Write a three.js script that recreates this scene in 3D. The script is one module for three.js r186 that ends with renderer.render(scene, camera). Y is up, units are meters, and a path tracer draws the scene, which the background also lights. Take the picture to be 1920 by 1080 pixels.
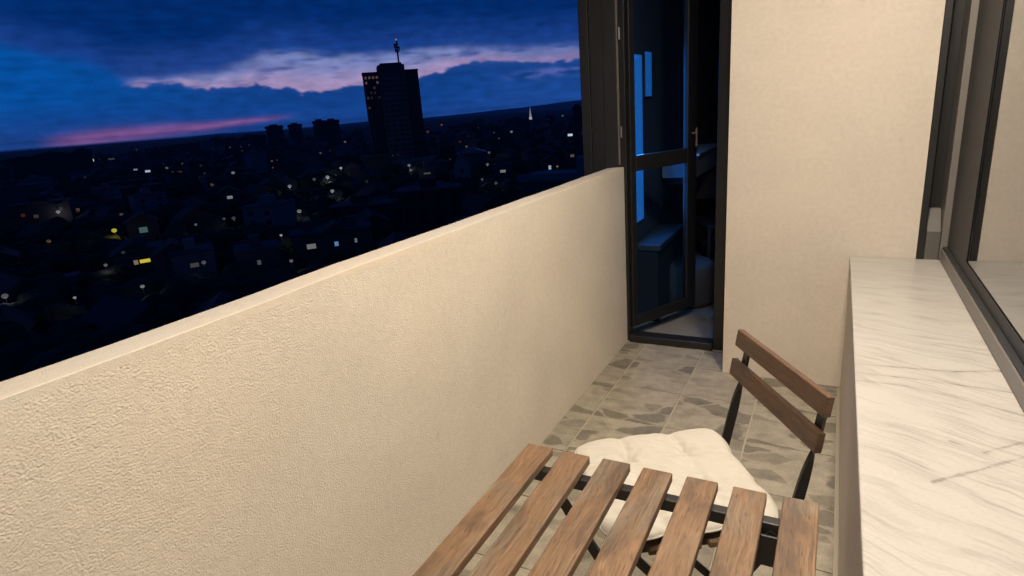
import * as THREE from 'three';
import { RoundedBoxGeometry } from 'three/addons/geometries/RoundedBoxGeometry.js';
import { mergeGeometries } from 'three/addons/utils/BufferGeometryUtils.js';

// ------------------------------------------------------------------ camera, sky, light, exposure
const scene = new THREE.Scene();
const camera = new THREE.PerspectiveCamera(51.05, 16 / 9, 0.02, 14000);
camera.position.set(0, 1.3725, 0);
camera.rotation.set(-0.2843, 0.503, -0.0773, 'YXZ');
camera.updateMatrixWorld(true);
const renderer = new THREE.WebGLRenderer({ antialias: true });
renderer.toneMapping = THREE.LinearToneMapping;
renderer.toneMappingExposure = 1.0;
renderer.shadowMap.enabled = true;

const { sin, cos, abs, min, max, floor, PI, sqrt, exp, pow, atan2, asin, hypot } = Math;
const clamp = (x, a = 0, b = 1) => min(b, max(a, x));
const mix = (a, b, t) => a + (b - a) * t;
const sstep = (a, b, x) => { const t = clamp((x - a) / (b - a)); return t * t * (3 - 2 * t); };
function rng(seed) { let s = seed >>> 0; return () => { s = (s + 0x6D2B79F5) | 0; let t = Math.imul(s ^ (s >>> 15), 1 | s); t = (t + Math.imul(t ^ (t >>> 7), 61 | t)) ^ t; return ((t ^ (t >>> 14)) >>> 0) / 4294967296; }; }
const lin = (c) => { c /= 255; return c <= 0.04045 ? c / 12.92 : pow((c + 0.055) / 1.055, 2.4); };
const L3 = (r, g, b) => [lin(r), lin(g), lin(b)];
// gradient noise that tiles with period p
function hash2(x, y, s) { let h = Math.imul(x, 374761393) ^ Math.imul(y, 668265263) ^ Math.imul(s, 974634777); h = Math.imul(h ^ (h >>> 13), 1274126177); return ((h ^ (h >>> 16)) >>> 0) / 4294967296; }
function noise(x, y, px, py, s = 1) {
  const xi = floor(x), yi = floor(y), fx = x - xi, fy = y - yi, m = (a, p) => ((a % p) + p) % p;
  const x0 = m(xi, px), x1 = m(xi + 1, px), y0 = m(yi, py), y1 = m(yi + 1, py);
  const g = (a, b, dx, dy) => { const t = hash2(a, b, s) * 6.2832; return cos(t) * dx + sin(t) * dy; };
  const u = fx * fx * fx * (fx * (fx * 6 - 15) + 10), v = fy * fy * fy * (fy * (fy * 6 - 15) + 10);
  return mix(mix(g(x0, y0, fx, fy), g(x1, y0, fx - 1, fy), u), mix(g(x0, y1, fx, fy - 1), g(x1, y1, fx - 1, fy - 1), u), v) * 1.5;
}
function fbm(x, y, px, py, o = 4, s = 1) { let a = 0, w = 0.5; for (let i = 0; i < o; i++) { a += w * noise(x, y, px, py, s + i); x *= 2; y *= 2; px *= 2; py *= 2; w *= 0.5; } return a; }
const poly = (t, pts) => { // piecewise linear over falling first coordinate
  if (t >= pts[0][0]) return pts[0][1];
  for (let i = 1; i < pts.length; i++) if (t >= pts[i][0]) return mix(pts[i][1], pts[i - 1][1], (t - pts[i][0]) / (pts[i - 1][0] - pts[i][0]));
  return pts[pts.length - 1][1];
};
// --- dusk sky: azimuth in degrees counted to the left of -z, elevation in degrees
const UPPER = [[75, 7.8], [65.6, 7.0], [63.2, 6.2], [61, 5.9], [58.6, 4.75], [55.1, 4.83], [52.3, 5.0], [50.6, 5.6], [48.5, 6.35], [45.5, 6.4], [43, 5.95], [40.3, 5.8], [37, 5.9], [34.7, 6.0], [31.9, 6.0], [27.6, 5.6], [22.5, 5.5], [10, 5]];
const LOWER = [[62, 3.95], [58.7, 3.95], [57.1, 3.95], [54.8, 4.05], [53, 3.4], [51.8, 3.58], [51, 3.38], [49.3, 3.7], [48.5, 3.4], [46.8, 3.17], [45.8, 2.65], [44.9, 2.85], [44.1, 2.68], [42.4, 3.0], [40.4, 3.1], [35.9, 3.28], [33.5, 3.79], [31.5, 4.24], [30.1, 4.3], [27.3, 4.1], [25.4, 3.9], [21.4, 3.9], [10, 4.2]];
const PINK = [[70, -0.1], [64.8, 0.12], [60.7, 0.5], [57.1, 0.62], [53.2, 0.66], [48.5, 0.95], [40, 1.2]];
function skyColour(az, el, n1, n2, n3, n4) {
  const c = [0, 0, 0];
  const put = (rgb, t) => { for (let i = 0; i < 3; i++) c[i] = mix(c[i], rgb[i], t); };
  const west = sstep(110, 70, abs(az - 45)); // the afterglow side
  const lf = sstep(46, 66, az);
  put(L3(17, 63, 134), 1);
  put(L3(5, 77, 156), lf * sstep(0.8, 4, el));
  put(L3(24, 68, 140), sstep(34, 26, az));
  put(L3(27, 58, 120), sstep(2.4, -0.3, el) * mix(0.45, 0.9, lf));
  // gap of pale afterglow between the two cloud decks
  const puff = abs(n4); const lo = poly(az, LOWER) - 0.75 * (puff - 0.2) + n2 * 0.25, up = poly(az, UPPER) + n1 * 0.5 + n2 * 0.2;
  const t = clamp((el - lo) / max(0.3, up - lo));
  const amp = sstep(59.4, 57.6, az + n2 * 0.8) * mix(0.6, 1, sstep(24, 35, az)) * sstep(14, 22, az);
  const streak = clamp(1 - 0.8 * sstep(0.06, 0.45, n1 * 0.8 + n3 * 0.5 + 0.16 * sstep(0.45, 1, t)));
  const band = sstep(0, 0.16, el - lo) * sstep(0.25, -0.75, el - up + n1 * 0.5 + n3 * 0.3) * amp * streak;
  const bc = [0, 1, 2].map((i) => mix(L3(166, 144, 186)[i], L3(124, 136, 190)[i], sstep(0.05, 0.75, t)));
  put(L3(58, 80, 150), 0.55 * amp * exp(-pow((el - mix(lo, up, 0.55)) / 1.25, 2)) * sstep(-0.4, 0.2, el - lo));
  put(bc, band * 0.97);
  // lilac wisps low on the right
  put(L3(90, 100, 172), 0.7 * sstep(29, 25.5, az) * sstep(15, 20, az) * exp(-pow((el - 3.05 - (25 - az) * 0.02 + n1 * 0.35) / 0.3, 2)) * sstep(-0.35, 0.25, n3 + n2));
  // dark upper deck
  const cover = sstep(-0.5, 0.75, el - up + n1 * 0.55 + n2 * 0.3);
  const deck = [0, 1, 2].map((i) => mix(L3(24, 60, 134)[i], L3(1, 40, 102)[i], sstep(0.2, 3.2, el - up + n1 * 0.8)));
  put(deck, cover * 0.95);
  put(L3(34, 66, 138), 0.5 * sstep(60, 57, az) * sstep(46, 51, az) * sstep(4.4, 5.2, el) * sstep(7.2, 5.6, el));
  // pink streak at the horizon
  const pk = exp(-pow((el - poly(az, PINK) - n1 * 0.16) / mix(0.22, 0.5, sstep(48, 62, az)), 2)) * sstep(65.5, 62.5, az) * sstep(46, 50.5, az);
  put(L3(124, 80, 132), pk * (0.86 + 0.3 * n3));
  // soft mottling of the low cloud
  const m = (1 + 0.32 * n2 + 0.26 * n3) * (el > 12 ? 1 : 1 + 1.9 * exp(-max(0, el) / 0.8) + 0.12 * exp(-max(0, el) / 4)); for (let i = 0; i < 3; i++) c[i] *= m;
  // upper dome and the eastern half
  put(L3(0, 33, 90), sstep(9.5, 16, el)); put(L3(0, 22, 66), sstep(18, 70, el));
  const east = L3(8, 36, 92); put(east, (1 - west) * sstep(14, 8, el));
  return c;
}
{
  const W = 2048, H = 2048, data = new Float32Array(W * H * 4);
  for (let j = 0; j < H; j++) {
    const el = ((j + 0.5) / H - 0.5) * 180;
    if (el < -2) { const b = L3(10, 38, 84); for (let i = 0; i < W; i++) data.set([...b, 1], (j * W + i) * 4); continue; }
    for (let i = 0; i < W; i++) {
      const phi = ((i + 0.5) / W - 0.5) * 2 * PI, x = cos(phi), z = sin(phi), az = atan2(-x, -z) * 180 / PI;
      const near = el < 17 && az > 0 && az < 100;
      const n1 = near ? fbm(az * 0.16 + el * 0.1, el * 1.1, 999, 999, 4, 11) : 0, n2 = near ? fbm(az * 0.7, el * 1.5, 999, 999, 4, 31) : 0, n3 = near ? fbm(az * 0.4, el * 3.2, 999, 999, 3, 57) : 0;
      const n4 = near ? fbm(az * 0.62, el * 0.9, 999, 999, 4, 83) : 0.2; data.set([...skyColour(az, el, n1, n2, n3, n4), 1], (j * W + i) * 4);
    }
  }
  const sky = new THREE.DataTexture(data, W, H, THREE.RGBAFormat, THREE.FloatType);
  sky.mapping = THREE.EquirectangularReflectionMapping; sky.magFilter = THREE.LinearFilter; sky.needsUpdate = true; sky.name = 'sky';
  scene.background = sky; scene.environment = sky; scene.environmentIntensity = 1; scene.backgroundIntensity = 1;
}
// what is left of the sun, from the pink streak on the horizon
scene.fog = new THREE.FogExp2(new THREE.Color(0.75, 0.85, 1), 0.00009);
const sun = new THREE.DirectionalLight(new THREE.Color(1, 0.62, 0.72), 0.012);
sun.position.set(-800, 30, -440); sun.castShadow = true; sun.shadow.radius = 30; scene.add(sun, sun.target);

// ------------------------------------------------------------------ helpers
const used = {};
const numbered = (n) => { const k = used[n] = (used[n] ?? -1) + 1; return k ? n + '_' + String(k).padStart(3, '0') : n; };
function tag(o, label, category, group, kind) { if (label) o.userData.label = label; if (category) o.userData.category = category; if (group) o.userData.group = group; if (kind) o.userData.kind = kind; return o; }
function base(name, pos = [0, 0, 0], turn = 0) { const g = new THREE.Group(); g.name = numbered(name); g.position.set(...pos); g.rotation.y = turn; scene.add(g); return g; }
function mesh(name, geo, mat, parent = scene) { const m = new THREE.Mesh(geo, mat); m.name = parent === scene ? numbered(name) : name; m.castShadow = m.receiveShadow = true; parent.add(m); return m; }
// planar uv in metres by the main direction of each face; turn swaps u and v, so that grain runs the other way
function metre(geo, off = [0, 0], swap = false) {
  const g = geo.index ? geo.toNonIndexed() : geo, p = g.attributes.position, uv = new Float32Array(p.count * 2);
  for (let f = 0; f < p.count; f += 3) {
    const a = new THREE.Vector3().fromBufferAttribute(p, f), b = new THREE.Vector3().fromBufferAttribute(p, f + 1), c = new THREE.Vector3().fromBufferAttribute(p, f + 2);
    const n = b.clone().sub(a).cross(c.clone().sub(a)), ax = abs(n.x), ay = abs(n.y), az = abs(n.z);
    [a, b, c].forEach((q, k) => { let u, v; if (ay >= ax && ay >= az) { u = q.x; v = q.z; } else if (ax >= az) { u = q.y; v = q.z; if (!swap) { u = q.z; v = q.y; } } else { u = q.x; v = q.y; }
      if (swap === 'x') { [u, v] = ay >= ax && ay >= az ? [q.z, q.x] : [q.y, q.x]; }
      uv[(f + k) * 2] = u + off[0]; uv[(f + k) * 2 + 1] = v + off[1]; });
  }
  g.setAttribute('uv', new THREE.BufferAttribute(uv, 2)); return g;
}
function box(x0, x1, y0, y1, z0, z1, r = 0, off, swap) {
  const w = x1 - x0, h = y1 - y0, d = z1 - z0;
  const g = r ? new RoundedBoxGeometry(w, h, d, 2, min(r, w / 2.01, h / 2.01, d / 2.01)) : new THREE.BoxGeometry(w, h, d);
  g.translate((x0 + x1) / 2, (y0 + y1) / 2, (z0 + z1) / 2); return metre(g, off, swap);
}
// flat bar along points, its wide side turned by twist(t)
function flatBar(pts, w, t, wide, twist = () => 0, n = 40) {
  const curve = new THREE.CatmullRomCurve3(pts.map((p) => new THREE.Vector3(...p)), false, 'catmullrom', 0.0), pos = [], idx = [];
  for (let i = 0; i <= n; i++) {
    const s = i / n, c = curve.getPoint(s), d = curve.getTangent(s);
    const a = new THREE.Vector3(...wide); a.addScaledVector(d, -a.dot(d)).normalize(); const b = d.clone().cross(a).normalize();
    const th = twist(s), A = a.clone().multiplyScalar(cos(th)).addScaledVector(b, sin(th)), B = b.clone().multiplyScalar(cos(th)).addScaledVector(a, -sin(th));
    for (const [p, q] of [[-1, -1], [1, -1], [1, 1], [-1, 1]]) { const v = c.clone().addScaledVector(A, p * w / 2).addScaledVector(B, q * t / 2); pos.push(v.x, v.y, v.z); }
    if (i) for (let k = 0; k < 4; k++) { const a0 = (i - 1) * 4 + k, a1 = (i - 1) * 4 + (k + 1) % 4; idx.push(a0, a1, a0 + 4, a1, a1 + 4, a0 + 4); }
  }
  const e = n * 4; idx.push(0, 2, 1, 0, 3, 2, e, e + 1, e + 2, e, e + 2, e + 3);
  const g = new THREE.BufferGeometry(); g.setAttribute('position', new THREE.Float32BufferAttribute(pos, 3)); g.setIndex(idx);
  const f = g.toNonIndexed(); f.computeVertexNormals(); return metre(f);
}
function rod(a, b, r, seg = 12) { const A = new THREE.Vector3(...a), B = new THREE.Vector3(...b), g = new THREE.CylinderGeometry(r, r, A.distanceTo(B), seg); g.applyQuaternion(new THREE.Quaternion().setFromUnitVectors(new THREE.Vector3(0, 1, 0), B.clone().sub(A).normalize())); g.translate((a[0] + b[0]) / 2, (a[1] + b[1]) / 2, (a[2] + b[2]) / 2); return metre(g); }
function texture(W, H, fn, repeat = [1, 1], srgb = false) {
  const d = new Uint8Array(W * H * 4);
  for (let j = 0; j < H; j++) for (let i = 0; i < W; i++) { const c = fn((i + 0.5) / W, (j + 0.5) / H); const k = (j * W + i) * 4; if (typeof c === 'number') { d[k] = d[k + 1] = d[k + 2] = clamp(c) * 255; } else { d[k] = clamp(c[0]) * 255; d[k + 1] = clamp(c[1]) * 255; d[k + 2] = clamp(c[2]) * 255; } d[k + 3] = 255; }
  const t = new THREE.DataTexture(d, W, H); t.wrapS = t.wrapT = THREE.RepeatWrapping; t.magFilter = THREE.LinearFilter; t.minFilter = THREE.LinearMipmapLinearFilter; t.generateMipmaps = true; t.repeat.set(...repeat); if (srgb) t.colorSpace = THREE.SRGBColorSpace; t.needsUpdate = true; return t;
}
const toS = (c) => c.map((v) => v <= 0.0031308 ? v * 12.92 : 1.055 * pow(v, 1 / 2.4) - 0.055);
const std = (rgb, o = {}) => new THREE.MeshStandardMaterial({ color: new THREE.Color().setRGB(...rgb), roughness: 0.8, ...o });
const glow = (rgb, k) => new THREE.MeshStandardMaterial({ color: 0x000000, emissive: new THREE.Color().setRGB(...rgb), emissiveIntensity: k });

// ------------------------------------------------------------------ materials
const stuccoBump = (seed) => texture(1024, 1024, (u, v) => {
  const wx = 0.35 * noise(u * 40, v * 40, 40, 40, seed), wy = 0.35 * noise(u * 40, v * 40, 40, 40, seed + 1);
  const a = noise(u * 215 + wx, v * 240 + wy, 215, 240, seed + 2), b = noise(u * 340, v * 360, 340, 360, seed + 3), c = fbm(u * 6, v * 6, 6, 6, 3, seed + 4), d = noise(u * 90 + wy, v * 98 + wx, 90, 98, seed + 6), e = sstep(-0.3, 0.5, noise(u * 22, v * 22, 22, 22, seed + 8));
  return 0.5 + (0.27 * a + 0.09 * d) * mix(0.55, 1, e) + 0.2 * b + 0.2 * c;
}, [1, 1]);
const mottle = (rgb, amp, seed, tint = [1, 1, 1]) => texture(512, 512, (u, v) => { let n = 1 + amp * fbm(u * 5, v * 5, 5, 5, 5, seed) + amp * 0.5 * noise(u * 90, v * 90, 90, 90, seed + 9), q = fbm(u * 4, v * 4, 4, 4, 3, seed + 20) * amp * 0.9 * (tint[1]); n *= 1 - amp * 1.1 * sstep(0.62, 0.8, noise(u * 34, v * 34, 34, 34, seed + 41)) * sstep(0.1, 0.4, noise(u * 7, v * 7, 7, 7, seed + 43)) + amp * 0.06 * noise(u * 60, v * 3, 60, 3, seed + 30); return toS([rgb[0] * n * (1 + q * tint[0]), rgb[1] * n, rgb[2] * n * (1 - q * tint[2])]); }, [0.6, 0.6], true);
const sb = stuccoBump(3);
const fine = sb.clone(); fine.repeat.set(1.35, 1.35); fine.needsUpdate = true;
const M = {};
M.stucco = std([1, 1, 1], { map: mottle([0.67, 0.6, 0.505], 0.1, 5, [0.5, 0.55, 0.5]), bumpMap: sb, bumpScale: 0.0024, roughness: 0.94 });
M.coping = std([1, 1, 1], { map: mottle([0.67, 0.6, 0.505], 0.08, 15), bumpMap: fine, bumpScale: 0.0012, roughness: 0.92 });
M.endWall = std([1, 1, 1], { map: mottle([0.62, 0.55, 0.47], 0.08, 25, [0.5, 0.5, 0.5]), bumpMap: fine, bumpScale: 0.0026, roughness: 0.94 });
M.plaster = std([0.6, 0.55, 0.48], { roughness: 0.95 });
M.anthracite = std([0.012, 0.012, 0.0125], { roughness: 0.42 });
M.cladding = std([1, 1, 1], { map: mottle([0.017, 0.0165, 0.0165], 0.2, 41), roughness: 0.55 });
M.greyMetal = std([0.19, 0.175, 0.16], { roughness: 0.45, metalness: 0.25 });
M.gasket = std([0.022, 0.022, 0.024], { roughness: 0.6 });
M.blackSteel = std([0.016, 0.015, 0.015], { roughness: 0.42 });
M.steel = std([0.55, 0.54, 0.52], { roughness: 0.3, metalness: 1 });
M.grout = std([0.42, 0.375, 0.29], { roughness: 0.95 });
M.glass = new THREE.MeshPhysicalMaterial({ color: new THREE.Color().setRGB(0.72, 0.84, 0.95), transmission: 1, thickness: 0, roughness: 0.015, ior: 1.5 });
M.coatedGlass = std([0.34, 0.355, 0.37], { metalness: 1, roughness: 0.02 });
// stained acacia: grain along v, knots and worn patches
const woodAt = (u, v, seed) => {
  const w = fbm(u * 7, v * 3, 7, 3, 3, seed), g1 = noise(u * 96 + w * 7, v * 3 + w, 96, 3, seed + 4), g2 = noise(u * 210 + w * 4, v * 6, 210, 6, seed + 5), g3 = noise(u * 400, v * 24, 400, 24, seed + 11), pore = sstep(0.34, 0.7, noise(u * 300 + w * 6, v * 26, 300, 26, seed + 6));
  const stain = sstep(0.02, 0.4, fbm(u * 12, v * 4, 12, 4, 5, seed + 7) + 0.2 * g1 + 0.16 * g2), pale = sstep(0.1, 0.42, fbm(u * 14, v * 5, 14, 5, 5, seed + 8) + 0.2 * g2), grey = sstep(-0.1, 0.4, fbm(u * 5, v * 3, 5, 3, 4, seed + 15) + 0.1 * g1);
  return { k: 1 + 0.26 * g1 + 0.27 * g2 + 0.16 * g3 + 0.22 * w - 0.3 * pore, stain, pale, grey, h: 0.5 + 0.26 * g1 + 0.2 * g2 - 0.35 * pore };
};
const woodMap = texture(1024, 1024, (u, v) => { const q = woodAt(u, v, 70), c = [0.182, 0.104, 0.054].map((x, i) => mix(x, [0.148, 0.104, 0.068][i], q.grey) * q.k * mix(1, [0.46, 0.47, 0.52][i], q.stain * 0.8) * mix(1, [1.3, 1.36, 1.42][i], q.pale * 0.55)); return toS(c); }, [1 / 0.6, 1 / 0.6], true);
const woodBump = texture(1024, 1024, (u, v) => woodAt(u, v, 70).h, [1 / 0.6, 1 / 0.6]);
M.wood = std([1, 1, 1], { map: woodMap, bumpMap: woodBump, bumpScale: 0.0009, roughness: 0.62 });
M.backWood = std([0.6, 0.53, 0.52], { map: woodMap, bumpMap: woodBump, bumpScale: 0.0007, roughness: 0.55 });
// printed stone tile: overlapping pale and dark flagstone shapes
const tileMap = (() => {
  const R = rng(9), N = 84, pts = [...Array(N)].map(() => [R(), R(), R(), R()]);
  return texture(1024, 1024, (u, v) => {
    const wu = u + 0.04 * fbm(u * 7, v * 7, 7, 7, 4, 3), wv = v + 0.026 * fbm(u * 7, v * 9, 7, 9, 4, 8);
    let d1 = 9, d2 = 9, id = 0;
    for (let k = 0; k < N; k++) { let dx = abs(wu - pts[k][0]), dy = abs(wv - pts[k][1]); dx = min(dx, 1 - dx) * 0.72; dy = min(dy, 1 - dy) * 1.5; const d = hypot(dx, dy); if (d < d1) { d2 = d1; d1 = d; id = k; } else if (d < d2) d2 = d; }
    const tone = mix(1, [0.6, 0.76, 0.98, 1.07, 1.15][floor(pts[id][2] * 5)], sstep(0.0, 0.02, d2 - d1 + 0.025 * fbm(u * 20, v * 26, 20, 26, 3, 44))), gap = sstep(-0.004, 0.018, d2 - d1);
    const n = 1 + 0.3 * fbm(u * 16, v * 20, 16, 20, 4, 5) + 0.14 * noise(u * 120, v * 160, 120, 160, 6) - 0.25 * sstep(0.1, 0.5, fbm(u * 9, v * 13, 9, 13, 3, 77));
    const k = mix(1.16, tone, gap) * n; return toS([0.305 * k, 0.27 * k, 0.212 * k]);
  }, [1, 1], true);
})();
M.tile = std([1, 1, 1], { map: tileMap, roughness: 0.6 });
// veined pale marble, u across the sill (0.4 m), v along it (2.4 m)
const seg = (x, z, l) => { let best = 9; for (let i = 1; i < l.length; i++) { const [ax, az] = l[i - 1], [bx, bz] = l[i], t = clamp(((x - ax) * (bx - ax) + (z - az) * (bz - az)) / ((bx - ax) ** 2 + (bz - az) ** 2)); best = min(best, hypot(x - ax - t * (bx - ax), z - az - t * (bz - az))); } return best; };
const VEINS = [[[0.08, -1.765], [0.2, -1.774], [0.305, -1.784], [0.43, -1.83]], [[0.08, -1.704], [0.229, -1.708], [0.306, -1.701], [0.43, -1.69]], [[0.08, -1.656], [0.18, -1.658], [0.275, -1.629], [0.43, -1.56]]];
const CRACKS = [[[0.2, -1.226], [0.277, -1.294], [0.366, -1.378], [0.43, -1.43]], [[0.3, -1.371], [0.43, -1.49]], [[0.25, -1.4], [0.306, -1.371]]];
M.marble = std([1, 1, 1], { roughness: 0.3, map: texture(512, 2048, (u, v) => {
  const x = 0.05 + u * 0.4, z = -3.02 + v * 2.4, w = fbm(x * 5, z * 5, 999, 999, 4, 2), s = z - x * mix(0.12, 0.5, sstep(-2.8, -1.3, z)) + 0.022 * w;
  const fineV = 1 - abs(noise(s * 34 + 0.5 * w, x * 3.6, 999, 999, 12)), medV = 1 - abs(noise(s * 15 + 0.6 * w, x * 2 + 4, 999, 999, 18)), cloud = fbm(s * 6, x * 2, 999, 999, 4, 22);
  const streakV = 1 - abs(noise(s * 75 + 0.9 * w, x * 7 + 9, 999, 999, 14)), wash = fbm(s * 20 + 0.5 * w, x * 3, 999, 999, 4, 29);
  const strokes = sstep(0.16, 0.5, noise(s * 120 + 1.5 * w, x * 9, 999, 999, 41)) * sstep(-0.2, 0.25, noise(s * 9, x * 5, 999, 999, 43)), fleck = sstep(0.3, 0.6, noise(s * 60 + w, x * 5 + 3, 999, 999, 45));
  let k = 1 - 0.14 * pow(fineV, 9) * sstep(-0.3, 0.3, cloud + w) - 0.13 * pow(medV, 14) * sstep(-0.2, 0.3, w) - 0.1 * pow(streakV, 6) * sstep(-0.1, 0.35, wash) - 0.08 * sstep(-0.05, 0.5, wash) - 0.13 * strokes - 0.1 * fleck + 0.05 * noise(x * 110, z * 260, 999, 999, 4);
  const jit = 0.004 * noise(x * 30, z * 30, 999, 999, 66) + 0.0016 * noise(x * 160, z * 160, 999, 999, 67);
  for (const l of VEINS) k -= 0.42 * exp(-pow((seg(x, z, l) + jit * 0.7) / 0.0032, 2)) * (0.6 + 0.5 * noise(x * 14, z * 4, 999, 999, 90)) + 0.07 * exp(-pow(seg(x, z, l) / 0.014, 2));
  for (const l of CRACKS) k -= 0.34 * sstep(-1.0, 0.0, noise(x * 42, z * 42, 999, 999, 71)) * exp(-pow((seg(x, z, l) + jit * 0.9) / 0.0026, 2)) + 0.05 * exp(-pow(seg(x, z, l) / 0.012, 2));
  k = clamp(k, 0.2, 1.05); const d = 1 - k; return toS([0.47 * k + 0.03 * d, 0.445 * k, 0.415 * k]);
}, [1, 1], true) });
M.cream = std([0.5, 0.462, 0.4], { roughness: 0.95, bumpMap: texture(512, 512, (u, v) => 0.5 + 0.25 * noise(u * 200, v * 200, 200, 200, 4) + 0.2 * noise(u * 40, v * 40, 40, 40, 7)), bumpScale: 0.0006 });

// ------------------------------------------------------------------ the balcony
const PX = -1.043, PT = 1.029, DZ = -3.284, EZ = -3.004, EX = -0.452, WX = 0.084, ST = 0.641, BACK = 1.7, CEIL = 2.55;
// floor: grout bed and one mesh per tile
{
  const fl = mesh('floor', box(PX - 0.05, 0.3, -0.2, -0.004, -3.30, BACK), M.grout); tag(fl, '', '', '', 'structure');
  const s = 0.333, R = rng(4), geos = [0, 1, 2, 3, 4, 5].map(() => null);
  for (let i = -1; i < 4; i++) for (let j = 0; j < 16; j++) {
    const x0 = max(PX + 0.002, -0.925 + i * s + 0.0035), x1 = min(WX + 0.01, -0.925 + (i + 1) * s - 0.0035);
    const z1 = -2.69 + (j - 2) * s - 0.0025 + s, z0 = max(-3.27, z1 - s + 0.005);
    if (x1 - x0 < 0.03 || z1 - z0 < 0.03 || z1 > BACK) continue;
    const g = box(x0, x1, -0.02, 0, z0, z1, 0.0015, [R() * 3, R() * 3]);
    mesh('tile', g, M.tile, fl);
  }
}
// parapet
{
  const p = base('parapet_wall', [PX, 0, 0]); tag(p, 'long cream stucco parapet wall with a rounded top, facing the dusk city', 'parapet');
  // the face leans into a rounded top: profile in (x, y), swept along z
  const L = BACK + 3.3, prof = (pts) => { const s = new THREE.Shape(pts.map(([x, y]) => new THREE.Vector2(x, y))); const g = new THREE.ExtrudeGeometry(s, { depth: L, bevelEnabled: false, steps: 60, curveSegments: 8 }); g.translate(0, 0, -3.284); return g; };
  const wav = (g, amp, top) => { const q = g.attributes.position; for (let i = 0; i < q.count; i++) { const y = q.getY(i), z = q.getZ(i); if (y > top) { q.setY(i, y + amp * fbm(z * 1.6, 1.5, 999, 999, 4, 3)); } q.setX(i, q.getX(i) + amp * 0.7 * fbm(z * 1.4, 7.5 + y, 999, 999, 3, 5)); } g.computeVertexNormals(); return metre(g); };
  mesh('wall_face', wav(prof([[-0.105, -0.2], [0, -0.2], [0, 1.012], [-0.105, 1.012]]), 0.004, 0.9), M.stucco, p);
  mesh('coping', wav(prof([[-0.106, 1.012], [0.0, 1.012], [0.0, 1.0284], [-0.0014, 1.0297], [-0.016, 1.0297], [-0.05, 1.0285], [-0.092, 1.026], [-0.102, 1.022], [-0.106, 1.016]]), 0.005, 0.99), M.coping, p);
}
// end wall, house wall below the sill, wall behind, ceiling
{
  const e = mesh('end_wall', box(EX, 0.324, 0, CEIL, -3.29, EZ, 0), M.endWall); tag(e, 'plain cream stucco wall closing the balcony right of the dark door', 'wall');
  // the house wall between floor and sill
  const h = mesh('house_wall', box(WX, 0.45, 0, 0.62, EZ + 0.001, BACK, 0), M.endWall); tag(h, 'low shaded stucco wall under the pale marble sill', 'wall');
  const w = mesh('back_wall', box(PX - 0.2, 0.7, 0, CEIL, BACK + 0.002, BACK + 0.15), M.plaster); tag(w, 'plain plaster wall at the near end of the balcony', 'wall');
  const c = mesh('ceiling', box(PX - 0.235, 0.7, CEIL + 0.001, CEIL + 0.18, -3.3, BACK + 0.15), M.plaster); tag(c, '', '', '', 'structure');
  const slab = box(0, 0.34, 0, 0.021, 0, 2.4 + 1.7); // replaced by uv of its own
  const sg = new RoundedBoxGeometry(0.345, 0.021, BACK + 3.0, 2, 0.003); sg.translate(0.0785 + 0.1725, ST - 0.0105, (BACK - 3.0) / 2);
  { const q = sg.attributes.position, uv = sg.attributes.uv; for (let i = 0; i < q.count; i++) uv.setXY(i, (q.getX(i) - 0.05) / 0.4, (q.getZ(i) + 3.02) / 2.4); }
  const s = mesh('window_sill', sg, M.marble); tag(s, 'long pale veined marble window sill along the right side', 'window sill');
}
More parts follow.
